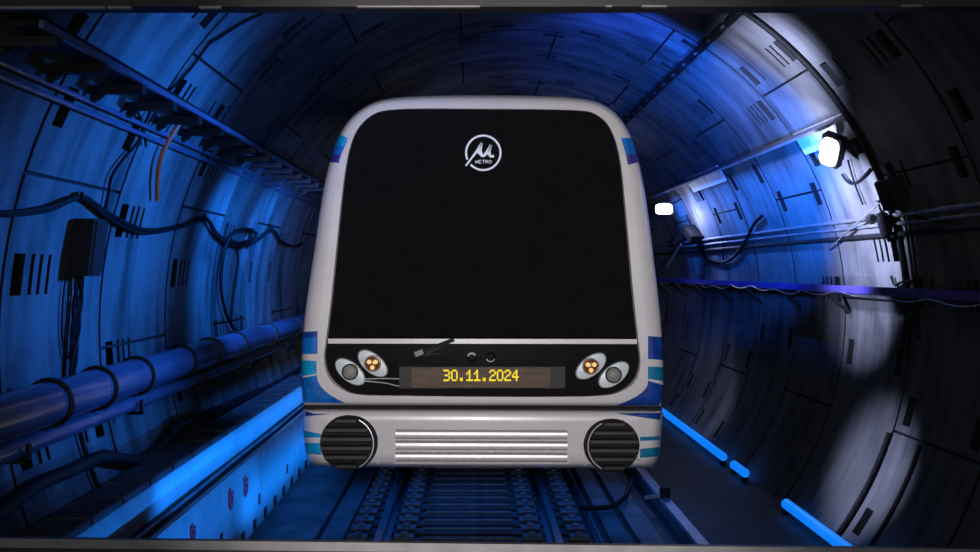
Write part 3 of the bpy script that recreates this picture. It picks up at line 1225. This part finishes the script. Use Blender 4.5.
# thin black cables
mb = MB()
mb.tube(run_on_wall([(152, 108), (143, 128), (138, 142), (124, 158), (112, 176), (108, 195), (103, 220)], .03), .011, 6)
tag(mb.build('thin_cable', M_black, smooth=True), 'thin black cable running from the tray down towards the dark box', 'cable')
mb = MB()
mb.tube(run_on_wall([(138, 112), (143, 126), (146, 146)], .03), .010, 6)
tag(mb.build('cable_end', M_black, smooth=True), 'short black cable end crossing the thin cable under the tray', 'cable')
mb = MB()
mb.tube(run_on_wall([(262, 14), (244, 22), (218, 38), (208, 45), (190, 69), (170, 90)], .02), .011, 6)
tag(mb.build('vault_cable', M_black, smooth=True), 'thin black cable bent across the upper left of the vault', 'cable')

# twin conduits under the tray
q = on_wall(0, 62, .03)
for k, (dx, dz, lab) in enumerate(((0, 0, 'upper of the two thin conduits running along left wall under the tray'),
                                   (-.015, -.075, 'lower of the two thin conduits running along left wall under the tray'))):
    p = on_wall(0, 62 + (0 if k == 0 else 14), .03)
    mb = MB()
    mb.tube([(p.x, 4.2, p.z), (p.x, 24, p.z)], .017, 8)
    tag(mb.build('conduit', M_pipe, smooth=True), lab, 'conduit', 'twin conduits on the left wall')

# ladder tray on brackets
tx, tz = -1.95, 3.45
wx = CX - math.sqrt(R * R - (tz - CZ) ** 2)
tray = thing('cable_tray', (tx, 4.4, tz), 'dark cable tray on cross brackets high along the left wall', 'cable tray')
mb = MB()
mb.box(tx - .012, tx + .012, 4.2, 22, tz - .005, tz + .03)
mb.build('tray_lip', M_pipe, tray)
mb = MB()
mb.box(tx - .15, tx - .02, 4.2, 22, tz + .005, tz + .03)
mb.build('tray_deck', M_black_steel, tray)
for k in range(15):
    y = 4.38 + .57 * k
    mb = MB()
    mb.box(wx - .02, tx + .0, y - .03, y + .03, tz - .055, tz - .005)
    mb.bar((tx - .25, y, tz - .05), (wx - .0, y, tz - .09), .03, .04)
    mb.build('bracket', M_black_steel, tray)
mb = MB()
for k in range(3):
    mb.tube([(tx - .05 - .05 * k + .008 * math.sin(i * .8 + k), 4.2 + i * .6, tz + .055) for i in range(30)], .024, 6)
tag(mb.build('tray_cables', M_black, smooth=True), 'bundle of black cables lying on the high left cable tray', 'cables')

# ================================================================ VAULT AND RIGHT WALL FITTINGS
# conduit with dark clamp blocks that runs along the right side of the vault
p = on_wall(740, 10, .04)
cb = thing('vault_conduit', (p.x, 5, p.z), 'conduit with a row of black blocks along the upper right vault', 'conduit')
mb = MB()
mb.tube([(p.x, 4.6, p.z), (p.x, 26, p.z)], .014, 8)
mb.build('tube', M_grey_steel, cb, smooth=True)
nrm = (Vector((CX, 0, CZ)) - Vector((p.x, 0, p.z))).normalized()
tng = Vector((-nrm.z, 0, nrm.x))
for k in range(26):
    y = 5.6 + k * .52
    mb = MB()
    mb.obox(Vector((p.x, y, p.z)) + nrm * .0, (0, .17, 0), tng * .035, nrm * .035)
    mb.build('clamp_block', M_black, cb)

# ledge: flat bar high on the right wall with pale reflector plates
p = on_wall(850, 112, .0)
nrm = (Vector((CX, 0, CZ)) - Vector((p.x, 0, p.z))).normalized()
tng = Vector((-nrm.z, 0, nrm.x))
mb = MB()
mb.obox(Vector((p.x, 16.0, p.z)) + nrm * .105, (0, 8.0, 0), nrm * .10, tng * .015)
led_p = Vector((p.x, 12.2, p.z))
tag(mb.build('light_ledge', M_grey_steel), 'long narrow steel ledge along the right wall above the floodlights', 'ledge')
for (x0, x1, lab) in ((800, 848, 'pale plate on the right wall tight against the big glowing floodlight'),
                      (690, 722, 'pale plate on the right wall beyond the white train roof corner')):
    a, b = on_wall(x0, 112 + (850 - x0) * .375 + 13, .03), on_wall(x1, 112 + (850 - x1) * .375 + 13, .03)
    c = (a + b) / 2
    n_ = (Vector((CX, c.y, CZ)) - c).normalized()
    t_ = Vector((-n_.z, 0, n_.x))
    mb = MB()
    mb.obox(c, (0, abs(a.y - b.y) / 2, 0), t_ * .12, n_ * .012)
    tag(mb.build('reflector_plate', mat('white_plate_' + str(x0), (.75, .77, .8), .4, var=.2, vscale=7)), lab, 'plate')


def floodlight(px, py, wpx, hpx, label, inset, face, energy, tilt=-25):
    p = on_wall(px, py, inset)
    s = p.y / F
    t = thing('floodlight', p, label, 'floodlight', 'floodlights on the right wall')
    ax = Vector(face).normalized()           # the way the glass faces
    up = (Vector((0, 0, 1)) - ax * ax.z).normalized()
    up = Matrix.Rotation(math.radians(tilt), 3, ax) @ up
    sd = up.cross(ax)
    w, h = wpx * s / 2, hpx * s / 2
    mb = MB()
    mb.obox(p - ax * .05, sd * w * 1.06, up * h * 1.06, ax * .045)
    for k in range(5):
        mb.obox(p - ax * .115 + sd * w * (k - 2) * .4, sd * .008, up * h * .8, ax * .03)
    mb.build('housing', M_black_steel, t)
    mb = MB()
    pts = [p + sd * (w * math.copysign(abs(math.cos(a)) ** .6, math.cos(a))) + up * (h * math.copysign(abs(math.sin(a)) ** .6, math.sin(a))) + ax * .002
           for a in [2 * PI * i / 32 for i in range(32)]]
    mb.loft([pts, [p + (q_ - p) * .9 + ax * .015 for q_ in pts]], cap0=True, cap1=True)
    mb.build('lamp_glass', M_lamp, t)
    wl = on_wall(px, py, 0)
    n_ = (Vector((CX, p.y, CZ)) - p).normalized()
    mb = MB()
    mb.bar(p - ax * .09, p - n_ * (inset + .0) - ax * .0 + Vector((0, .12, 0)), .05, .03)
    mb.build('mounting_arm', M_black_steel, t)
    return p


p1 = floodlight(829, 152, 20, 31, 'big white floodlight glowing below the long steel ledge on right wall', .22, (-.75, -.5, -.45), 30, -28)
p2 = floodlight(664, 209, 17, 11, 'small glaring floodlight far in beside the train pillar', .35, (-.35, -.9, -.2), 30, 0)
spot('floodlight_beam', p1 + Vector((-.7, .05, -.5)), on_wall(866, 222), 420, COLD, 78, 0.8, 0.08)
spot('floodlight_upglow', p1 + Vector((-.40, .05, -.10)), on_wall(826, 127), 40, COLD, 62, 0.8, 0.05)
strip('ledge_band_fill', led_p + Vector((-.34, 0, -.12)), led_p + Vector((.02, 0, -.38)), 7.0, 0.06, 72, BLUE2, 72)  # added unseen strip brightening the band under the ledge
point('floodlight_glow_far', on_wall(684, 222, .22), 28, COLD, .1)
spot('low_patch_fill', on_wall(694, 410, .7), on_wall(690, 385), 60, COLD, 60, 0.9, .1)  # added unseen spot for the pale patch low on the wall

# conduits at mid height
for k, (py, r, lab) in enumerate(((213, .02, 'upper of three thin conduits along the right wall above the blue ledge'),
                                  (222, .016, 'middle of three thin conduits along the right wall above the blue ledge'),
                                  (233, .024, 'lower of three thin conduits along the right wall above the blue ledge'))):
    p = on_wall(910, py, .025)
    mb = MB()
    mb.tube([(p.x, 6.6, p.z), (p.x, 26, p.z)], r, 8)
    tag(mb.build('wall_conduit', M_grey_steel if k != 2 else M_black_steel, smooth=True), lab, 'conduit', 'conduits on the right wall')

# indigo cable ledge
p = on_wall(980, 300, .0)
lz = p.z
lx = p.x
led = thing('cable_ledge', (lx, 6, lz), 'long indigo blue steel ledge along the right wall at waist height', 'ledge')
mb = MB()
mb.prism([(lx - .008, lz), (lx - .24, lz), (lx - .25, lz + .01), (lx - .25, lz + .075), (lx - .238, lz + .075), (lx - .238, lz + .015), (lx - .012, lz + .015)], 5.0, 30)
mb.build('ledge_channel', M_navy, led)
for k in range(13):
    y = 6.4 + 1.4 * k
    mb = MB()
    mb.bar((lx - .01, y, lz - .02), (lx - .23, y, lz - .02), .05, .035)
    mb.bar((lx - .03, y, lz - .2), (lx - .21, y, lz - .03), .04, .03)
    mb.build('bracket', M_black_steel, led)
for k, lab in enumerate(('thin black cable on the indigo ledge nearest its outer lip', 'thin black cable on the indigo ledge close to the wall')):
    mb = MB()
    mb.tube([(lx - .18 + .09 * k + .01 * math.sin(i * .7 + k), 5.0 + i * .5, lz + .04) for i in range(44)], .022, 6)
    tag(mb.build('ledge_cable', M_black, smooth=True), lab, 'cable', 'cables on the indigo ledge')
# pale wire drooping under the ledge
mb = MB()
pts = []
for i in range(60):
    y = 6.2 + i * .16
    pts.append((lx - .255, y, lz + .02 - .05 * abs(math.sin(i * .55)) - .015 * math.sin(i * .31)))
mb.tube(pts, .005, 6)
tag(mb.build('droop_wire', M_grey_steel, smooth=True), 'pale thin wire drooping along the edge of the indigo ledge', 'wire')

# black cables bent along the near ring joint
mb = MB()
mb.tube([ring_pt(a, 7.99, R - .026) for a in range(-6, 66, 2)], .024, 8)
tag(mb.build('ring_cable', M_black, smooth=True), 'black cable following the ring joint over the bright right vault', 'cable')
mb = MB()
mb.tube([ring_pt(a, 7.80 + .05 * math.sin(a * .2), R - .02) for a in range(-3, 22, 2)], .012, 8)
mb.tube([ring_pt(a, 7.76 + .04 * math.sin(a * .2 + 1), R - .02) for a in range(-3, 22, 2)], .010, 8)
tag(mb.build('ring_cable_pair', M_black, smooth=True), 'pair of thin cables dropping from the dark box to indigo ledge', 'cable')
mb = MB()
mb.tube([ring_pt(a, 7.99, R - .024) for a in range(-38, -16, 2)], .022, 8)
tag(mb.build('low_ring_cable', M_black, smooth=True), 'black cable on the ring joint of lower right wall near the glowing blue streaks', 'cable')
mb = MB()
mb.tube([ring_pt(a, 7.45, R - .016) for a in range(-38, -17, 2)], .018, 8)
tag(mb.build('low_wall_cable', M_black, smooth=True), 'thin black cable curving up the lower right wall nearest the camera', 'cable')

# dark box and hanging lamp at the ring joint
q = on_wall(893, 193, .07)
n_ = (Vector((CX, q.y, CZ)) - q).normalized()
t_ = Vector((-n_.z, 0, n_.x))
wb = thing('switch_box', q, 'dark switch box beside the ring cable on the right wall', 'box')
mb = MB()
mb.obox(q, (0, .11, 0), t_ * .13, n_ * .07)
mb.build('box_body', M_black_steel, wb)
mb = MB()
mb.obox(q + n_ * .075, (0, .10, 0), t_ * .12, n_ * .006)
mb.build('box_lid', M_black, wb)
hl = thing('hand_lamp', on_wall(882, 205, .1), 'dark hand lamp hanging on its cord left of the switch box', 'lamp')
mb = MB()
a, b = on_wall(882, 212, .1), on_wall(889, 242, .1)
mb.tube([a, a.lerp(b, .12), a.lerp(b, .25), a.lerp(b, .75), a.lerp(b, .85), b], [.02, .05, .062, .05, .02, .008], 12)
mb.build('lamp_body', M_black, hl, smooth=True)
mb = MB()
mb.tube(smooth_path([on_wall(884, 196, .02), on_wall(879, 203, .09), on_wall(882, 213, .1)]), .010, 6)
mb.build('cord', M_black, hl)
mb = MB()
a = on_wall(872, 219, .1)
mb.tube([a + Vector((.0, .1, .01)), a, a + Vector((-.05, -.14, -.0))], [.02, .05, .028], 8)
tag(mb.build('cable_clamp', M_black_steel, smooth=True), 'small dark clamp at the end of the pale taut wire', 'clamp')
mb = MB()
mb.tube([on_wall(828, 250, .03), on_wall(850, 229, .08), on_wall(881, 202, .10)], .009, 6)
tag(mb.build('taut_wire', M_grey_steel), 'pale taut wire slanting up to the hand lamp', 'wire')
mb = MB()
mb.tube(run_on_wall([(877, 201), (890, 206), (910, 214), (930, 220), (950, 222)], .03), .011, 6)
tag(mb.build('side_cable', M_black, smooth=True), 'black cable sagging from the switch box into the dark near wall', 'cable')
mb = MB()
mb.tube(run_on_wall([(842, 174), (846, 180), (853, 184), (862, 178), (870, 169)], .03), .012, 6)
mb.tube(run_on_wall([(848, 160), (851, 172), (857, 190), (863, 205)], .03), .010, 6)
tag(mb.build('lamp_lead', M_black, smooth=True), 'black lead looping just right of the big floodlight', 'cable')
mb = MB()
mb.tube(run_on_wall([(891, 276), (895, 285), (902, 282), (911, 281)], .03), .012, 6)
tag(mb.build('wall_hook', M_black_steel), 'thin black wire hook just above the indigo ledge near switch box', 'hook')
# sagging cable by the far lamp
mb = MB()
mb.tube(run_on_wall([(697, 240), (702, 252), (712, 260), (724, 262), (736, 255), (746, 240), (754, 224), (762, 216)], .04), .022, 6)
tag(mb.build('sagging_cable', M_black, smooth=True), 'black cable sagging in a deep loop on the right wall past the train', 'cable')
fb = thing('camera_bracket', on_wall(690, 232, .15), 'dark bracket with struts fixed below the far floodlight', 'bracket')
mb = MB()
mb.bar(on_wall(676, 243, .3), on_wall(692, 231, .1), .1, .09)
mb.build('arm', M_black, fb)
mb = MB()
mb.bar(on_wall(688, 228, .12), on_wall(697, 240, .12), .2, .13)
mb.build('bracket_block', M_black, fb)
mb = MB()
mb.tube([on_wall(681, 244, .25), on_wall(668, 265, .35)], .02, 6)
mb.build('strut', M_grey_steel, fb)

# small post and cable by the kerb
mb = MB()
p = at(665, 512, 1)
d = EYE / ((512 - VY) / F)
bp = Vector(((665 - VX) * d / F, d, 0))
post = thing('cable_post', bp, 'short dark post with a cable clip beside the right kerb beam', 'post')
mb.box(bp.x - .05, bp.x + .05, bp.y - .03, bp.y + .03, 0, .24, bev=.01)
mb.build('post_body', M_black_steel, post)
mb = MB()
mb.bar((bp.x - .2, bp.y, .14), (bp.x + .02, bp.y, .17), .03, .03)
mb.build('clip', M_grey_steel, post)


def on_floor(px, py, z=0.0):
    d = (EYE - z) / ((py - VY) / F)
    return Vector(((px - VX) * d / F, d, z))


mb = MB()
mb.tube(smooth_path([on_floor(580, 508, .11), on_floor(597, 508, .10), on_floor(613, 506, .10), on_floor(624, 498, .12), on_floor(630, 486, .16), on_floor(632, 478, .2)]), .024, 8)
tag(mb.build('floor_cable', M_black, smooth=True), 'thick black cable curling across the floor right of the track', 'cable')

# blue glint along the right wall foot, put in as glowing tubes
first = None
for i, (y0, y1, lab) in enumerate(((6.9, 8.95, 'glowing blue streak at the foot of the right wall, nearest and brightest'),
                                   (10.3, 10.75, 'short glowing blue streak between the two long ones at right wall foot'),
                                   (11.2, 15.2, 'glowing blue streak at the foot of the right wall, farthest in beside bumper'))):
    t = thing('light_streak', (3.02, (y0 + y1) / 2, .1), lab, 'light tube', 'glowing blue streaks at the foot of the right wall')
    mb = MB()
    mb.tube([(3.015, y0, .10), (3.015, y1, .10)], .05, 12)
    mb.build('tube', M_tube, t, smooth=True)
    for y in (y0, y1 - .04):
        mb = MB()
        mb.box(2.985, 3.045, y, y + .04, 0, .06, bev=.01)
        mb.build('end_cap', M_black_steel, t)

# ================================================================ DISPLAY FRAME ROUND THE SCENE
DF = 4.0
fr = thing('display_frame', (0, DF, 0), 'grey metal frame whose rails run along the top and bottom of the scene', 'frame')


def rail_px(mb, y_left, y_right, h, dep0, dep1, x0=-260, x1=1240, mi=0):
    """rail across the tunnel mouth; y_left/y_right are its upper edge at the two ends of the view"""
    k = (y_right - y_left) / 980
    a, b = at(x0, y_left + k * x0, dep0), at(x1, y_left + k * x1, dep0)
    hh = h * dep0 / F
    vs = []
    for yy in (dep0, dep1):
        vs += [(a.x, yy, a.z), (b.x, yy, b.z), (b.x, yy, b.z - hh), (a.x, yy, a.z - hh)]
    mb.add(vs, [(0, 1, 2, 3), (4, 7, 6, 5), (0, 4, 5, 1), (2, 6, 7, 3), (0, 3, 7, 4), (1, 2, 6, 5)], mi)


mb = MB()
rail_px(mb, 538.5, 549.5, 9, DF, DF + .03)
br = mb.build('bottom_rail', M_alu, fr)
mb = MB()
rail_px(mb, 547.3, 558.3, 110, DF + .008, DF + .03)  # groove panel run down out of view, shaped to shade the track
mb.build('groove_shade_panel', M_alu_dark, br)
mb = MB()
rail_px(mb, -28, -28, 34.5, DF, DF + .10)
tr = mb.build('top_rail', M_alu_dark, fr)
for x0, x1 in ((-60, 105), (107, 131), (199, 221), (357, 480), (606, 612), (642, 667), (901, 922)):
    mb = MB()
    rail_px(mb, 6.2, 4.6, 2.6 if x0 < 300 else 1.6, DF - .008, DF + .02, x0, x1)
    mb.build('clip_strip', M_alu, tr)
for xx in (-2.95, 3.3):
    mb = MB()
    mb.box(xx - .06, xx + .06, DF, DF + .1, 0, 3.7, bev=.01)
    mb.build('side_post', M_alu_dark, fr)
